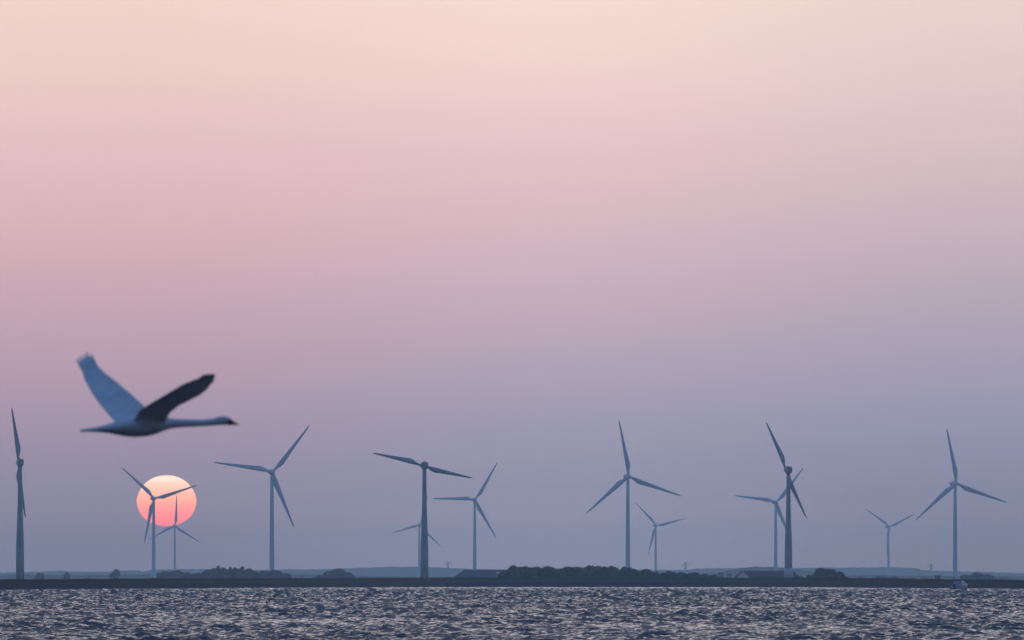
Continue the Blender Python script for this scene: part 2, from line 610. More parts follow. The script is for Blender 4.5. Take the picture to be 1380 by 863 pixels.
def make_three_blade():
    t = thing('wind_turbine', 'x', 'wind turbine', (0, 0, 0), 0, 'three bladed wind turbines on the far shore')
    H = 65.5
    bm = bmesh.new()
    lathe_z(bm, [(0, 1.75), (0.5, 1.62), (12, 1.5), (30, 1.32), (50, 1.12), (H - 1.6, 0.98)], 24)
    tw = link('tower', bm, M_STEEL, t, True)
    bm = bmesh.new()
    box(bm, -0.55, 0.55, -1.68, -1.4, 1.2, 3.6, 0.05)
    link('door', bm, M_NAC, tw)
    bm = bmesh.new()
    loft(bm, [[Vector((w * math.cos(a) * (1.0 if abs(math.cos(a)) < 0.8 else 0.92), y, H + 0.15 + h * math.sin(a))) for a in [2 * math.pi * (i + 0.5) / 14 for i in range(14)]]
              for y, w, h in ((-1.6, 0.95, 1.0), (-1.2, 1.45, 1.55), (1.0, 1.65, 1.75), (5.5, 1.6, 1.7), (8.0, 1.35, 1.35), (8.4, 0.9, 0.9))])
    link('nacelle', bm, M_STEEL, t, True)
    bm = bmesh.new()
    rings = []
    for y, r in ((-1.65, 1.15), (-2.4, 1.4), (-3.2, 1.35), (-3.9, 1.0), (-4.3, 0.5), (-4.45, 0.12)):
        rings.append([Vector((r * math.cos(2 * math.pi * i / 20), y, H + r * math.sin(2 * math.pi * i / 20))) for i in range(20)])
    loft(bm, rings)
    link('rotor_hub', bm, M_STEEL, t, True)
    b0 = link('blade', blade_mesh(36.0, 0.8, 3.3, 0.22, 0.75, 10.0), M_BLADE, t, True)
    b0.location = (0, -2.8, H)
    for k in (1, 2):
        b = b0.copy()
        COL.objects.link(b)
    return t, H


def make_two_blade():
    t = thing('two_bladed_wind_turbine', 'x', 'wind turbine', (0, 0, 0), 0, 'two bladed wind turbines behind the dike')
    H = 40.0
    s = 2200 / F
    bm = bmesh.new()
    lathe_z(bm, [(0, 5.5 * s), (6, 5.42 * s), (10, 5.3 * s), (14, 4.95 * s), (18, 4.35 * s), (22, 3.75 * s), (26, 3.25 * s), (30, 3.0 * s),
                 (35, 2.85 * s), (H - 1.0, 2.7 * s)], 28)
    tw = link('tower', bm, M_TOWER, t, True)
    bm = bmesh.new()
    box(bm, -0.5, 0.5, -1.46, -1.3, 0.4, 2.6, 0.04)
    link('door', bm, M_NAC, tw)
    bm = bmesh.new()
    box(bm, -0.95, 0.95, -1.5, 1.2, H - 1.2, H + 1.2, 0.26)
    nc = link('nacelle', bm, M_NAC, t, False)
    bm = bmesh.new()
    lathe_z(bm, [(H + 1.1, 0.16), (H + 1.75, 0.12)], 8, -0.4, -0.6)
    link('wind_sensor', bm, M_DARK, nc)
    bm = bmesh.new()
    rings = []
    for y, r in ((1.25, 0.7), (1.6, 0.85), (2.3, 0.8), (2.6, 0.45)):
        rings.append([Vector((r * math.cos(2 * math.pi * i / 16), y, H + r * math.sin(2 * math.pi * i / 16))) for i in range(16)])
    loft(bm, rings)
    link('rotor_hub', bm, M_NAC, t, True)
    b0 = link('blade', blade_mesh(18.9, 0.36, 1.9, 0.27, 0.45, 3.0), M_BLADE2, t, True)
    b0.location = (0, 1.9, H)
    b = b0.copy()
    COL.objects.link(b)
    return t, H


# hub pixel, one blade tip pixel, blade length in pixels, yaw in degrees, label
THREE = [
    ((208, 672), (165, 630), 61.5, 14, 'pale turbine whose hub stands before the left side of the sun'),
    ((236, 709), (238.5, 668), 41.5, 12, 'faint far turbine with one blade upright against the lower sun'),
    ((367.5, 636), (417.5, 573.5), 80.5, 12, 'large pale turbine just right of the sun with one blade pointing level left'),
    ((566, 708), (526, 719), 41.5, 16, 'faint far turbine half hidden behind a dark two bladed tower'),
    ((640.5, 673.5), (670.5, 624), 58.8, 10, 'middle sized pale turbine beside the dark level two bladed one'),
    ((847.5, 642.5), (835, 568), 76.5, 12, 'large pale turbine rising behind the wide dark wood'),
    ((884.5, 708.5), (857, 678), 41.2, 14, 'small faint turbine just right of the tall one behind the wood'),
    ((1046.5, 677), (989, 667.5), 59.2, 12, 'pale turbine partly crossed by the dark two bladed tower before it'),
    ((1198.5, 710), (1166.5, 686), 40.8, 18, 'small faint turbine whose blade tip meets a larger blade at far right'),
    ((1289, 652), (1276.5, 578.5), 75.5, 14, 'tall pale turbine at far right rising behind the small pale boat'),
]
TWO = [
    ((27, 623.5), (18.5, 550), 74.2, 20, 2180, 'dark two bladed turbine with near upright blades at the left edge of the view'),
    ((572, 627.5), (507, 611), 72.0, 20, 2230, 'dark two bladed turbine with blades lying nearly level'),
    ((1062.5, 633.5), (1037, 573), 69.0, 22, 2290, 'dark two bladed turbine with steeply tilted blades and a pale tower foot'),
]


def place_turbine(root, H, hub, tip, D, yaw, label, nb, off):
    yaw = R(yaw)
    p = P(hub[0], hub[1], D)
    # the rotor sits in front of (or behind) the tower axis: the hub is what the pixel shows
    ox, oy = -math.sin(yaw) * off, math.cos(yaw) * off
    root.location = (p.x - ox, p.y - oy, p.z - H)
    root.rotation_euler = (0, 0, yaw)
    root['label'] = label
    u = (tip[0] - hub[0]) / math.cos(yaw)
    v = hub[1] - tip[1]
    a = math.atan2(u, v)
    k = 0
    for ch in root.children:
        if ch.name.split('.')[0] == 'blade':
            ch.rotation_euler = (0, a + k * 2 * math.pi / nb, 0)
            k += 1


t3, H3 = make_three_blade()
for i, (hub, tip, Lp, yaw, label) in enumerate(THREE):
    r = t3 if i == 0 else copy_tree(t3)
    place_turbine(r, H3, hub, tip, 36.0 * F / Lp, yaw, label, 3, -2.8)
t2, H2 = make_two_blade()
for i, (hub, tip, Lp, yaw, D, label) in enumerate(TWO):
    r = t2 if i == 0 else copy_tree(t2)
    place_turbine(r, H2, hub, tip, D, yaw, label, 2, 0.0)
    if i == 2:
        s = 2200 / F
        bm = bmesh.new()
        lathe_z(bm, [(0, 6.1 * s), (4.4, 6.0 * s), (4.5, 5.6 * s)], 28)
        link('tower_base', bm, M_PALE, r, True)


# ------------------------------------------------------------------ trees and bushes
def add_leaves(bm, c, r, n, rnd, size):
    for _ in range(n):
        d = Vector((rnd.gauss(0, 1), rnd.gauss(0, 1), rnd.gauss(0, 1)))
        if d.length < 1e-3:
            continue
        d.normalize()
        p = c + Vector((d.x * r.x, d.y * r.y, d.z * r.z)) * rnd.uniform(0.78, 1.16)
        a = Vector((rnd.gauss(0, 1), rnd.gauss(0, 1), rnd.gauss(0, 1))).normalized()
        b = a.orthogonal().normalized()
        s = size * rnd.uniform(0.6, 1.3)
        vs = [bm.verts.new(p + a * s), bm.verts.new(p + b * s * 0.6), bm.verts.new(p - a * s), bm.verts.new(p - b * s * 0.6)]
        bm.faces.new(vs)


def crown_mesh(kind, seed):
    """crown in a unit box: x, y in -0.5..0.5, z 0..1"""
    rnd = random.Random(seed)
    bm = bmesh.new()
    lobes = []
    if kind == 'round':
        lobes.append((Vector((0, 0, 0.52)), Vector((0.36, 0.36, 0.38))))
        for k in range(10):
            a = rnd.uniform(0, 6.28)
            q = rnd.uniform(0.12, 0.36)
            z = rnd.uniform(0.28, 0.80)
            q *= 1.0 if z < 0.6 else 0.6
            rr = rnd.uniform(0.13, 0.22)
            lobes.append((Vector((math.cos(a) * q, math.sin(a) * q, z)), Vector((rr, rr, rr * rnd.uniform(0.8, 1.1)))))
    elif kind == 'spire':
        for k in range(9):
            z = 0.12 + 0.80 * k / 8
            rr = 0.40 * (1 - 0.85 * k / 8) + 0.05
            lobes.append((Vector((rnd.uniform(-0.05, 0.05), rnd.uniform(-0.05, 0.05), z)), Vector((rr, rr, 0.11))))
    else:      # low spreading bush
        for k in range(12):
            a = rnd.uniform(0, 6.28)
            q = rnd.uniform(0.0, 0.36)
            rr = rnd.uniform(0.12, 0.20)
            top = 0.30 + 0.5 * (1 - (q / 0.4) ** 2) * rnd.uniform(0.6, 1.0)
            lobes.append((Vector((math.cos(a) * q, math.sin(a) * q, top * 0.6)), Vector((rr, rr, top * 0.42))))
    for c, r in lobes:
        g = bmesh.ops.create_icosphere(bm, subdivisions=2, radius=1.0)
        for v in g['verts']:
            d = v.co.copy()
            k = 0.86 + 0.34 * noise.noise(d * 2.3 + c * 9 + Vector((seed, 0, 0)))
            v.co = c + Vector((d.x * r.x, d.y * r.y, d.z * r.z)) * k
        add_leaves(bm, c, r, 120, rnd, 0.035)
    me = bpy.data.meshes.new('crown')
    for v in bm.verts:
        v.co.z = max(v.co.z, 0.02)
    bm.to_mesh(me)
    bm.free()
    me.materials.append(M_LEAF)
    return me


def trunk_mesh(seed):
    rnd = random.Random(seed + 77)
    bm = bmesh.new()
    tube(bm, (0, 0, -0.10), (0.01, 0, 0.25), 0.045, 0.034)
    tube(bm, (0.01, 0, 0.25), (0.0, 0.01, 0.62), 0.034, 0.014)
    for k in range(5):
        a = k * 1.3 + rnd.uniform(0, 0.5)
        z = rnd.uniform(0.18, 0.42)
        tube(bm, (0.005, 0, z), (math.cos(a) * 0.28, math.sin(a) * 0.28, z + rnd.uniform(0.16, 0.3)), 0.018, 0.006, 6)
    me = bpy.data.meshes.new('trunk')
    bm.to_mesh(me)
    bm.free()
    me.materials.append(M_BARK)
    return me


CROWNS = {k: [crown_mesh(k, 10 * j + len(k)) for j in range(4)] for k in ('round', 'spire', 'bush')}
TRUNKS = [trunk_mesh(j) for j in range(3)]
RND = random.Random(5)


def tree(kind, name, cat, px, top, wpx, D, label, group=None, z0=0.6):
    p = P(px, top, D)
    h = p.z - z0
    w = wpx / F * D
    t = thing(name, label, cat, (p.x, p.y, z0), RND.uniform(0, 6.28), group)
    lift = 0.14 if kind != 'bush' else 0.0
    c = bpy.data.objects.new('crown', RND.choice(CROWNS[kind]))
    COL.objects.link(c)
    c.parent = t
    # the unit crown reaches about 0.95 of its box
    c.scale = (w * 1.05, w * 0.95, h * (1 - lift) * 1.06)
    c.location = (0, 0, h * lift)
    if kind != 'bush':
        k = bpy.data.objects.new('trunk', RND.choice(TRUNKS))
        COL.objects.link(k)
        k.parent = t
        k.scale = (w * 0.9, w * 0.9, h)
    return t


ORD = ['first', 'second', 'third', 'fourth', 'fifth', 'sixth', 'seventh', 'eighth', 'ninth', 'tenth', 'eleventh', 'twelfth', 'thirteenth',
       'fourteenth', 'fifteenth', 'sixteenth', 'seventeenth', 'eighteenth', 'nineteenth', 'twentieth', 'twenty-first', 'twenty-second',
       'twenty-third', 'twenty-fourth', 'twenty-fifth', 'twenty-sixth']

# single trees and bushes along the dike
tree('bush', 'bush', 'bush', 12, 778.6, 22, 2330, 'low bush at the foot of the dark turbine at the left edge')
tree('bush', 'bush', 'bush', 46, 777.5, 12, 3700, 'small low bush on the left of the first round tree')
tree('round', 'tree', 'tree', 54, 772.5, 15, 3800, 'small round tree nearest to the left edge turbine')
tree('bush', 'bush', 'bush', 82, 778.2, 12, 3800, 'small low bush left of the second round tree')
tree('round', 'tree', 'tree', 90, 771.5, 13, 3900, 'small round tree second from the left edge turbine')
tree('bush', 'hedge', 'hedge', 119, 777.2, 32, 4000, 'low flat hedge between the two leftmost lone trees and the pointed one')
tree('round', 'tree', 'tree', 156, 767.5, 17, 3800, 'lone dark tree with a pointed top left of the sun')
tree('bush', 'bush', 'bush', 194, 777.5, 10, 3700, 'tiny bush between the lone pointed tree and the clump under the sun')
tree('bush', 'bush', 'bush', 490, 775.2, 26, 3700, 'low bush left of the dark turbine with level blades, beside the rounded thicket')
tree('bush', 'bush', 'bush', 407, 775.6, 22, 3700, 'low bush right of the large turbine beside the sun')
tree('bush', 'bush', 'bush', 541, 775.6, 16, 3000, 'small bush just left of the level bladed turbine')
tree('bush', 'bush', 'bush', 603, 776.2, 22, 3000, 'small bush between the level bladed turbine and the long barn')
tree('bush', 'bush', 'bush', 1229, 776.8, 18, 3900, 'pale low bush left of the small block house at right')
tree('bush', 'bush', 'bush', 1248, 775.8, 15, 3800, 'small bush touching the little block house at right')
tree('bush', 'bush', 'bush', 1350, 776.6, 34, 3800, 'long low bush near the right edge of the view')


CANOPY = []


def clump(items, where, group, kind='round', D=2450, lo=0):
    """trees standing together, told apart by counting from the left"""
    for i, (px, top, w) in enumerate(items):
        k = kind if isinstance(kind, str) else kind[i]
        w *= 1.45 if k == 'round' else 1.0
        if k == 'spire':
            w, top = w * 1.7, top + 0.5
        CANOPY.append((px, top, w, D + 30, k))
        tree(k, 'tree' if k != 'bush' else 'bush', 'tree' if k != 'bush' else 'bush', px, top, w, D + RND.uniform(-40, 60),
             ORD[i] + ' crown from the left in ' + where, group)


clump([(208, 775.2, 18), (223, 769.8, 20), (238, 768.6, 22), (249, 771.6, 16)], 'the low clump under the sun', 'trees in the clump under the sun',
      ['bush', 'round', 'round', 'round'], 3600)
clump([(264, 772.4, 20), (279, 767.6, 16), (287, 765.4, 15), (294, 763.6, 11), (302, 764.6, 16), (310, 765.6, 11), (318, 765.4, 14), (326, 764.8, 11), (334, 766.2, 16), (343, 768.4, 16)],
      'the spiky wood right of the sun', 'trees in the spiky wood right of the sun',
      ['round', 'round', 'round', 'spire', 'round', 'spire', 'round', 'spire', 'round', 'round'], 3200)
clump([(355, 768.8, 20), (372, 768.6, 22), (385, 772.8, 18)], 'the dark thicket around the foot of the large turbine', 'trees around the foot of the large turbine', 'round', 3450)
clump([(432, 774.8, 16), (443, 769.6, 20), (456, 766.4, 24), (468, 771, 14)], 'the rounded thicket left of the level bladed turbine', 'trees in the rounded thicket', 'round', 3500)
clump([(679, 768.6, 18), (691, 762.6, 20), (706, 763.0, 20), (719, 763.8, 22), (737, 763.0, 24), (751, 766.2, 20), (763, 763.2, 22), (775, 763.8, 20), (786, 764.6, 18),
       (800, 762.0, 24), (813, 763.2, 16), (827, 763.4, 22), (843, 763.4, 22), (857, 767.2, 18), (870, 767.4, 22), (883, 770.0, 16), (893, 771.4, 14), (903, 769.6, 18),
       (918, 771.2, 20), (934, 771.4, 20), (948, 773.4, 18), (961, 774.6, 16)],
      'the wide dark wood', 'trees in the wide dark wood', 'round', 2320)
clump([(1078, 773.4, 24), (1092, 771.6, 22), (1107, 765.4, 20), (1118, 766.6, 20), (1130, 770.6, 20), (1141, 775, 14)], 'the wood right of the tilted turbine',
      'trees right of the tilted turbine', ['bush', 'bush', 'round', 'round', 'round', 'bush'], 2360)
clump([(1162, 774.6, 30), (1186, 774.0, 32), (1205, 773.6, 22)], 'the low pale thicket under the faint right turbine', 'bushes under the faint right turbine', 'bush', 3600)
clump([(1304, 775, 20), (1318, 771.8, 22), (1330, 774.4, 18)], 'the low thicket right of the tall right turbine', 'trees right of the tall right turbine', 'round', 3700)
# scrub and lower boughs filling the woods down to the ground
bm = bmesh.new()
rnd = random.Random(9)
for (cx, top, w, Dc, k) in CANOPY:
    if k == 'bush':
        continue
    for j in range(7):
        h = rnd.uniform(0.42, 0.92)
        p = P(cx + rnd.uniform(-0.5, 0.5) * w, 781 - (781 - top) * h * (0.82 if abs(j - 3) > 2 else 1.0), Dc + rnd.uniform(-25, 25))
        hz_ = max((p.z - 0.4) * 0.5, 0.3)
        r = Vector((rnd.uniform(0.9, 1.7), 1.3, hz_))
        c = Vector((p.x, p.y, p.z - hz_))
        g = bmesh.ops.create_icosphere(bm, subdivisions=2, radius=1.0)
        for v in g['verts']:
            d = v.co.copy()
            q = 0.85 + 0.4 * noise.noise(d * 2.0 + c)
            v.co = c + Vector((d.x * r.x, d.y * r.y, d.z * r.z)) * q
        add_leaves(bm, c, r, 60, rnd, 0.22)
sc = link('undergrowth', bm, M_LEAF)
sc['kind'] = 'stuff'
sc['label'] = 'dark undergrowth filling the foot of the woods behind the dike'
sc['category'] = 'undergrowth'


# ------------------------------------------------------------------ buildings
def barn(name, label, cat, loc, rz, L, Wd, eave, ridge_h, hip, wall_m, roof_m, gable_m=None, skylight=None, doors=()):
    t = thing(name, label, cat, loc, rz)
    bm = bmesh.new()
    # walls with gable peaks
    x0, x1, y0, y1 = -L / 2, L / 2, -Wd / 2, Wd / 2
    vb = [bm.verts.new((x, y, 0)) for x, y in ((x0, y0), (x1, y0), (x1, y1), (x0, y1))]
    vt = [bm.verts.new((x, y, eave)) for x, y in ((x0, y0), (x1, y0), (x1, y1), (x0, y1))]
    bm.faces.new((vb[0], vb[1], vt[1], vt[0]))
    bm.faces.new((vb[2], vb[3], vt[3], vt[2]))
    if hip > 0:
        bm.faces.new((vb[1], vb[2], vt[2], vt[1]))
        bm.faces.new((vb[3], vb[0], vt[0], vt[3]))
    else:
        ra, rb = bm.verts.new((x0, 0, ridge_h - 0.2)), bm.verts.new((x1, 0, ridge_h - 0.2))
        f1 = bm.faces.new((vb[1], vb[2], vt[2], rb, vt[1]))
        f2 = bm.faces.new((vb[3], vb[0], vt[0], ra, vt[3]))
        if gable_m:
            f1.material_index = f2.material_index = 1
    link('wall', bm, [wall_m, gable_m] if gable_m else wall_m, t)
    bm = bmesh.new()
    o = 0.5
    e = [bm.verts.new((x, y, eave - 0.05)) for x, y in ((x0 - o, y0 - o), (x1 + o, y0 - o), (x1 + o, y1 + o), (x0 - o, y1 + o))]
    ra, rb = bm.verts.new((x0 - o + hip, 0, ridge_h)), bm.verts.new((x1 + o - hip, 0, ridge_h))
    bm.faces.new((e[0], e[1], rb, ra))
    bm.faces.new((e[2], e[3], ra, rb))
    if hip > 0:
        bm.faces.new((e[1], e[2], rb))
        bm.faces.new((e[3], e[0], ra))
    bmesh.ops.solidify(bm, geom=bm.faces[:], thickness=0.15)
    rf = link('roof', bm, roof_m, t)
    if skylight:
        sx0, sx1, f0, f1 = skylight
        bm = bmesh.new()
        vs = []
        for lift in (0.02, 0.12):
            for x, f in ((sx0, f0), (sx1, f0), (sx1, f1), (sx0, f1)):
                vs.append(bm.verts.new((x, (y0 - o) * (1 - f), (eave - 0.05) * (1 - f) + ridge_h * f + lift)))
        for q in ((4, 5, 6, 7), (0, 1, 5, 4), (1, 2, 6, 5), (2, 3, 7, 6), (3, 0, 4, 7)):
            bm.faces.new([vs[i] for i in q])
        link('skylight', bm, M_WALLP, rf)
    for (dx, w, h) in doors:
        bm = bmesh.new()
        box(bm, dx - w / 2, dx + w / 2, y0 - 0.08, y0 - 0.003, 0.05, h, 0.02)
        link('door', bm, M_DARK, t)
    return t


D = 3000
p = P(660, 768.0, D)
s = D / F
barn('barn', 'long dark barn with hipped roof and a pale skylight left of the wide wood', 'barn', (p.x, p.y, 0.55), 0, 94 * s, 15.0, CAMZ + (HZ - 777.4) * s - 0.55,
     p.z - 0.55, 14 * s, M_WALLD, M_ROOF, skylight=(9 * s, 16.5 * s, 0.44, 0.60), doors=((-6, 3.2, 2.6), (4, 3.2, 2.6)))
D = 2480
s = D / F
p = P(1034, 769.4, D)
barn('barn', 'dark roofed barn with a pale gable end left of the tilted turbine', 'barn', (p.x, p.y, 0.55), R(22), 72 * s, 13.0, CAMZ + (HZ - 777.6) * s - 0.55,
     p.z - 0.55, 0, M_WALLD, M_ROOF, M_WALLP, doors=((3, 3.0, 2.4),))
D = 2560
s = D / F
for (px, top, eav, w, lab) in ((971.5, 771.2, 773.6, 7.5, 'small pale house left of the barn with the pale gable, nearer the wood'),
                               (982.5, 772.6, 774.6, 6.0, 'tiny pale house touching the barn with the pale gable')):
    p = P(px, top, D)
    h = barn('house', lab, 'house', (p.x, p.y, 0.55), R(90), 6.0, w * s, CAMZ + (HZ - eav) * s - 0.55, p.z - 0.55, 0, M_WALLP, M_ROOF, M_WALLP)
    bm = bmesh.new()
    box(bm, -3.07, -3.003, -0.45, 0.45, 1.0, 2.0)
    link('window', bm, M_GLASS, h)
D = 2600
s = D / F
p = P(1263.5, 775.6, D)
barn('house', 'little dark flat block house behind the dike at right', 'house', (p.x, p.y, 0.55), 0, 6.8 * s, 3.0, CAMZ + (HZ - 776.4) * s - 0.55, p.z - 0.55, 0, M_WALLD, M_ROOF, doors=((0, 0.9, 2.0),))


# ------------------------------------------------------------------ power pylons, far off
def pylon_parts(root, H):
    bm = bmesh.new()
    def half(z):
        return 3.2 * (1 - z / H) ** 1.3 + 0.5
    zs = [0, H * 0.16, H * 0.31, H * 0.45, H * 0.58, H * 0.69, H * 0.78, H * 0.86, H * 0.93, H]
    for a, b in zip(zs[:-1], zs[1:]):
        for sx, sy in ((1, 1), (1, -1), (-1, 1), (-1, -1)):
            tube(bm, (sx * half(a), sy * half(a), a), (sx * half(b), sy * half(b), b), 0.22, 0.22, 4)
        for sy in (1, -1):
            tube(bm, (-half(a), sy * half(a), a), (half(b), sy * half(b), b), 0.14, 0.14, 4)
            tube(bm, (half(a), sy * half(a), a), (-half(b), sy * half(b), b), 0.14, 0.14, 4)
            tube(bm, (sy * half(a), -half(a), a), (sy * half(b), half(b), b), 0.14, 0.14, 4)
    link('lattice_mast', bm, M_GALV, root)
    for z, w in ((H * 0.80, 6.5), (H * 0.92, 4.5)):
        bm = bmesh.new()
        for sy in (-0.6, 0.6):
            tube(bm, (-w, 0, z), (0, sy, z + 1.3), 0.14, 0.14, 4)
            tube(bm, (w, 0, z), (0, sy, z + 1.3), 0.14, 0.14, 4)
            tube(bm, (-w, 0, z), (0, sy, z), 0.18, 0.18, 4)
            tube(bm, (w, 0, z), (0, sy, z), 0.18, 0.18, 4)
        arm = link('cross_arm', bm, M_GALV, root)
        for x in (-w + 0.3, w - 0.3):
            bm = bmesh.new()
            lathe_z(bm, [(z - 2.2, 0.16), (z - 0.05, 0.16)], 6, x)
            link('insulator', bm, M_DARK, arm)


proto = None
for (px, top, Dp, lab) in ((603.5, 756.5, 8900, 'faint lattice power pylon between the level bladed turbine and the middle sized one'),
                           (1255, 759.5, 8900, 'faint lattice power pylon left of the tall right turbine'),
                           (924, 757.0, 8900, 'faint lattice power pylon right of the wide dark wood')):
    p = P(px, top, Dp)
    H = 28.0
    if proto is None:
        proto = thing('power_pylon', lab, 'pylon', (p.x, p.y, p.z - H), 0.3, 'power pylons on the far hills')
        pylon_parts(proto, H)
        o = proto
    else:
        o = copy_tree(proto)
        o.location = (p.x, p.y, p.z - H)
        o['label'] = lab

# ------------------------------------------------------------------ boat, posts, bird on the water
Db = 1190
s = Db / F
p = P(1293.2, 796.4, Db)
bt = thing('motor_boat', 'small pale grey cabin boat lying before the dike at right', 'boat', (p.x, p.y, 0.08), R(66))
bt.scale = (1.0, 1.0, 1.25)
bm = bmesh.new()
rings = []
for x, hw, zk, zs in ((-2.6, 1.15, -0.25, 0.72), (-1.2, 1.25, -0.32, 0.74), (0.3, 1.25, -0.32, 0.80), (1.6, 1.0, -0.28, 0.92), (2.6, 0.5, -0.15, 1.05), (3.1, 0.06, 0.15, 1.12)):
    rings.append([Vector(v) for v in ((x, -hw, zs), (x, -hw * 0.95, zs * 0.4), (x, -hw * 0.6, zk * 0.5), (x, 0, zk), (x, hw * 0.6, zk * 0.5), (x, hw * 0.95, zs * 0.4), (x, hw, zs), (x, 0, zs + 0.04))])
loft(bm, rings)
link('hull', bm, M_BOATW, bt)
bm = bmesh.new()
loft(bm, [[Vector((x, y, z)) for x, y in ((-1.3 + a, -0.9 + b), (1.2 - c, -0.85 + b), (1.2 - c, 0.85 - b), (-1.3 + a, 0.9 - b))]
          for z, a, b, c in ((0.74, 0, 0, 0), (1.15, 0.05, 0.06, 0.25), (1.42, 0.1, 0.14, 0.6))])
cb = link('cabin', bm, M_BOATW, bt)
for sy in (-1, 1):
    bm = bmesh.new()
    vs = [bm.verts.new(v) for v in ((-0.6, sy * 0.875, 1.02), (0.3, sy * 0.855, 1.02), (0.2, sy * 0.82, 1.18), (-0.55, sy * 0.835, 1.18))]
    bm.faces.new(vs)
    bmesh.ops.solidify(bm, geom=bm.faces[:], thickness=0.03)
    link('window', bm, M_GLASS, cb)
bm = bmesh.new()
box(bm, -3.0, -2.62, -0.2, 0.2, -0.2, 0.95, 0.06)
link('outboard_motor', bm, M_DARK, bt)
bm = bmesh.new()
tube(bm, (0.0, 0.5, 1.4), (0.0, 0.5, 2.0), 0.05, 0.04)
link('mast', bm, M_DARK, bt)


def post(name, label, cat, px, ytop, ybase, D, r):
    a = P(px, ybase, D)
    b = P(px, ytop, D)
    t = thing(name, label, cat, (a.x, a.y, a.z))
    bm = bmesh.new()
    lathe_z(bm, [(-0.3, r), ((b.z - a.z) * 0.8, r * 0.9)], 10)
    link('post', bm, M_DARK, t)
    bm = bmesh.new()
    lathe_z(bm, [((b.z - a.z) * 0.8, r * 1.6), (b.z - a.z - r * 0.4, r * 1.5), (b.z - a.z, r * 0.5)], 10)
    link('topmark', bm, M_DARK, t)


Dd, zd = shore(1285.5)
post('marker_post', 'dark marker post standing on the dike crest by the tall right turbine', 'post', 1285.5, 778.0, HZ - (zd - CAMZ) * F / (Dd + 10), Dd + 10, 0.14)
post('marker_buoy', 'dark stick buoy in the water below the tilted turbine', 'buoy', 1085, 788.0, 793.2, 1640, 0.16)

# duck: small dark bird low on the water at left
pd = P(132, 796.6, 1120)
bm = bmesh.new()
rings = []
n = 12
for x, cz, hw, hh in ((-0.42, 0.16, 0.01, 0.01), (-0.30, 0.13, 0.10, 0.05), (-0.12, 0.10, 0.16, 0.11), (0.08, 0.10, 0.16, 0.12), (0.22, 0.13, 0.10, 0.10), (0.27, 0.22, 0.055, 0.06),
                      (0.29, 0.33, 0.05, 0.05), (0.33, 0.40, 0.05, 0.055), (0.38, 0.41, 0.035, 0.035), (0.42, 0.40, 0.02, 0.015), (0.48, 0.39, 0.012, 0.008)):
    rings.append([Vector((x, hw * math.cos(2 * math.pi * i / n), cz + hh * math.sin(2 * math.pi * i / n))) for i in range(n)])
loft(bm, rings)
dk = link('water_bird', bm, M_DARK, None, True)
dk.location = (pd.x, pd.y, 0.05)
dk.scale = (1.3, 1.3, 1.3)
tag(dk, 'tiny dark bird swimming at the water edge below the lone pointed tree', 'bird')


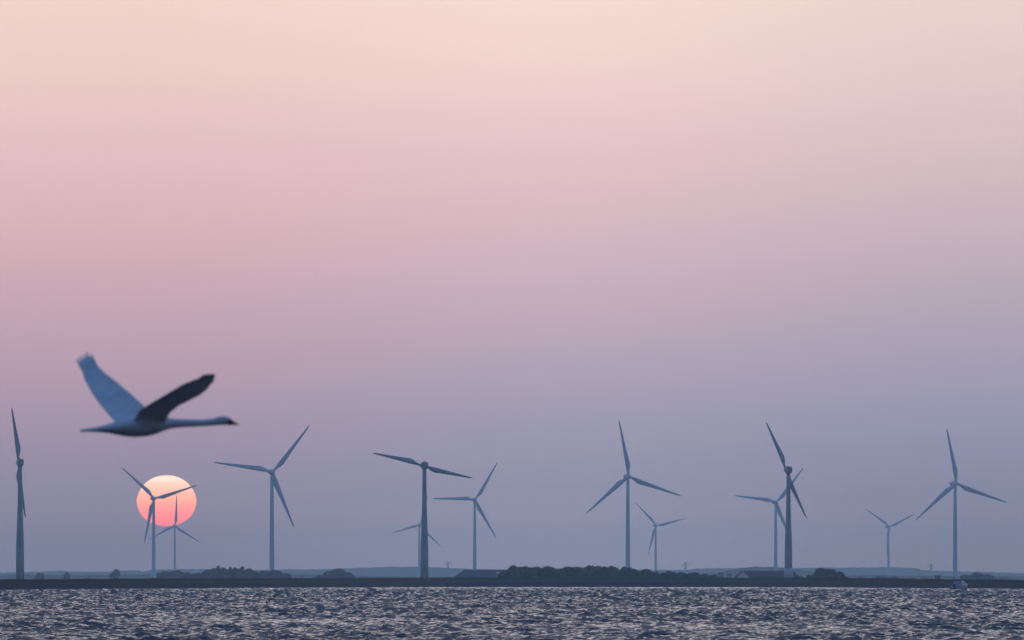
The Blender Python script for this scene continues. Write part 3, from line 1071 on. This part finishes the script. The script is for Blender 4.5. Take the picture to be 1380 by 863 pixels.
# ------------------------------------------------------------------ the swan: one fused body with neck, wings and tail
def build_swan():
    D = 58.0
    s = D / F
    hd = R(25)
    org = P(190, 572, D)

    def loc(px, py, dep=0.0):
        return P(px, py, D + dep) - org

    def spine(px, py):
        x = (px - 190) * s
        return P(px, py, D + x * math.tan(hd)) - org

    lat = Vector((math.sin(hd), -math.cos(hd), 0))
    bm = bmesh.new()
    body = [(108.5, 580.4, 0.6, 1.0), (113, 580.2, 1.2, 7), (122, 579.6, 1.9, 11), (134, 578.8, 3.4, 12), (148, 577.6, 6.0, 13), (160, 576.6, 9.6, 15), (172, 575.8, 12.4, 17), (184, 574.8, 14.0, 18),
            (196, 573.6, 14.4, 18), (207, 572.8, 13.0, 16), (217, 571.8, 10.2, 12), (225, 571.2, 7.6, 8.6), (233, 570.9, 6.0, 6.4), (245, 570.6, 5.0, 5.2), (262, 570.5, 4.3, 4.4), (278, 569.9, 4.1, 4.1),
            (287, 568.9, 4.4, 4.3), (294, 567.6, 5.2, 4.8), (301, 567.0, 5.5, 5.0), (307, 567.7, 5.0, 4.4), (311.5, 569.0, 3.9, 3.5), (314, 570.0, 2.6, 2.4)]
    n = 20
    rings = []
    for px, py, hh, hw in body:
        c = spine(px, py)
        rings.append([c + lat * (math.cos(2 * math.pi * i / n) * hw * s) + Vector((0, 0, math.sin(2 * math.pi * i / n) * (hh + 0.7) * s)) for i in range(n)])
    loft(bm, rings)

    def wing(st, tips, sgn):
        rings = []
        m = 14
        for k, (lx, ly, tx, ty, d) in enumerate(st):
            q = k / (len(st) - 1)
            le = loc(lx, ly, d + 0.07 * (1 - 0.5 * q))
            te = loc(tx, ty, d - 0.07 * (1 - 0.5 * q))
            if k + 1 < len(st):
                nx = st[k + 1]
                sp = loc((nx[0] + nx[2]) / 2, (nx[1] + nx[3]) / 2, nx[4]) - (le + te) / 2
            else:
                pv_ = st[k - 1]
                sp = (le + te) / 2 - loc((pv_[0] + pv_[2]) / 2, (pv_[1] + pv_[3]) / 2, pv_[4])
            ch = te - le
            nor = ch.cross(sp).normalized() * sgn
            th = 0.050 * (1 - q) + 0.020
            ring = []
            for i in range(m):
                a = 2 * math.pi * i / m
                f = (1 - math.cos(a)) / 2            # 0 at leading, 1 at trailing edge
                tk = th * (1 - 0.60 * f) * math.sin(a) * 0.5
                cam_ = 0.035 * math.sin(math.pi * f)
                ring.append(le + ch * f + nor * (tk + cam_))
            rings.append(ring)
        loft(bm, rings)
        # separate primary feathers, flat in the plane of the wing
        le, te = rings[-1][0], rings[-1][m // 2]
        spn = sp.normalized()
        chn = (te - le)
        for (f, ln, sweep, w) in tips:
            b0 = le + chn * f - spn * 0.10
            b1 = le + chn * (f + sweep) + spn * ln
            rr = []
            for q, ww in ((0, 0.9), (0.35, 1.0), (0.7, 0.85), (0.9, 0.55), (1.0, 0.2)):
                c = b0.lerp(b1, q)
                cd = chn.normalized()
                rr.append([c + cd * (math.cos(2 * math.pi * i / 10) * w * ww) + nor * (0.035 * math.sin(math.pi * f) * (1 - q) + math.sin(2 * math.pi * i / 10) * (0.0095 - 0.003 * q)) for i in range(10)])
            loft(bm, rr)

    near = [(222, 570, 176, 573, -0.03), (230, 556, 188, 553, -0.17), (243, 546, 206, 542, -0.33), (257, 539.5, 225, 530.5, -0.49), (271, 532.5, 246, 518, -0.64), (280, 525, 262, 511.5, -0.75), (285.5, 516, 275, 507.5, -0.82)]
    ntip = [(0.06, 0.05, 0.04, 0.022), (0.30, 0.10, 0.06, 0.024), (0.55, 0.11, 0.08, 0.024), (0.80, 0.07, 0.08, 0.024), (0.97, 0.03, 0.10, 0.022)]
    far = [(207, 563, 160, 573, 0.03), (194, 546.5, 149, 563, 0.17), (175, 529, 134, 546, 0.35), (156.5, 513.5, 121.5, 528, 0.51), (141.5, 502, 113, 512, 0.66), (132, 492.5, 109, 498, 0.77), (127.5, 485, 107.5, 489, 0.84)]
    ftip = [(0.04, 0.10, 0.06, 0.019), (0.28, 0.14, 0.06, 0.020), (0.52, 0.11, 0.06, 0.020), (0.76, 0.10, 0.08, 0.020), (0.97, 0.07, 0.14, 0.018)]
    wing(near, ntip, 1.0)
    wing(far, ftip, 1.0)
    # flat tail feathers
    for k, (dx, dl) in enumerate(((-0.06, 0.02), (-0.02, 0.0), (0.02, 0.0), (0.06, 0.02))):
        a = spine(128, 579.6) + lat * dx
        b = spine(109.5, 580.6) + lat * dx * 1.5 + Vector((dl, 0, 0))
        tube(bm, a, b, 0.018, 0.010, 8)
    me = bpy.data.meshes.new('swan_raw')
    bmesh.ops.recalc_face_normals(bm, faces=bm.faces)
    bm.to_mesh(me)
    bm.free()
    tmp = bpy.data.objects.new('swan_raw', me)
    COL.objects.link(tmp)
    md = tmp.modifiers.new('fuse', 'REMESH')
    md.mode = 'VOXEL'
    md.voxel_size = 0.006
    md.adaptivity = 0.0
    sm_ = tmp.modifiers.new('soft', 'SMOOTH')
    sm_.factor = 0.5
    sm_.iterations = 3
    dg = bpy.context.evaluated_depsgraph_get()
    me2 = bpy.data.meshes.new_from_object(tmp.evaluated_get(dg))
    bpy.data.objects.remove(tmp)
    bpy.data.meshes.remove(me)
    me2.name = 'swan'
    me2.materials.clear()
    mp = material('swan_plumage', (0.56, 0.56, 0.55), 0.85, (0.46, 0.46, 0.45), 9.0, 0.15, bump=0.15)
    # flight feathers let some light through
    tr = mp.node_tree.nodes.new('ShaderNodeBsdfTranslucent')
    tr.inputs['Color'].default_value = (0.75, 0.74, 0.72, 1)
    mxs = mp.node_tree.nodes.new('ShaderNodeMixShader')
    mxs.inputs[0].default_value = 0.22
    mp.node_tree.links.new(mp.node_tree.nodes['Principled BSDF'].outputs[0], mxs.inputs[1])
    mp.node_tree.links.new(tr.outputs[0], mxs.inputs[2])
    mp.node_tree.links.new(mxs.outputs[0], mp.node_tree.nodes['Material Output'].inputs['Surface'])
    sw = link('swan', me2, mp, None, True)
    sw.location = org
    tag(sw, 'white swan flying right with both wings raised, above the sun', 'swan')
    # bill with its dark base knob
    bm = bmesh.new()
    rings = []
    for px, py, hh, hw in ((304.6, 567.5, 4.0, 4.3), (306.0, 567.7, 5.2, 4.75), (309, 568.5, 4.75, 4.15), (311.6, 569.2, 4.1, 3.6), (313.5, 569.8, 3.0, 2.7), (316, 570.9, 2.1, 2.3), (318.5, 571.5, 1.5, 2.2), (320.5, 571.9, 1.1, 2.0), (322, 572.1, 0.5, 1.0)):
        c = spine(px, py)
        rings.append([c + lat * (math.cos(2 * math.pi * i / 14) * hw * s) + Vector((0, 0, math.sin(2 * math.pi * i / 14) * hh * s)) for i in range(14)])
    loft(bm, rings)
    link('bill', bm, material('swan_bill', (0.05, 0.035, 0.03), 0.5, (0.22, 0.07, 0.02), 14.0), sw, True)
    for sg in (-1, 1):
        c = spine(303.6, 566.0) + lat * (sg * 4.7 * s)
        bm = bmesh.new()
        bmesh.ops.create_uvsphere(bm, u_segments=10, v_segments=8, radius=0.9 * s, matrix=Matrix.Translation(c))
        link('eye', bm, M_DARK, sw, True)


build_swan()
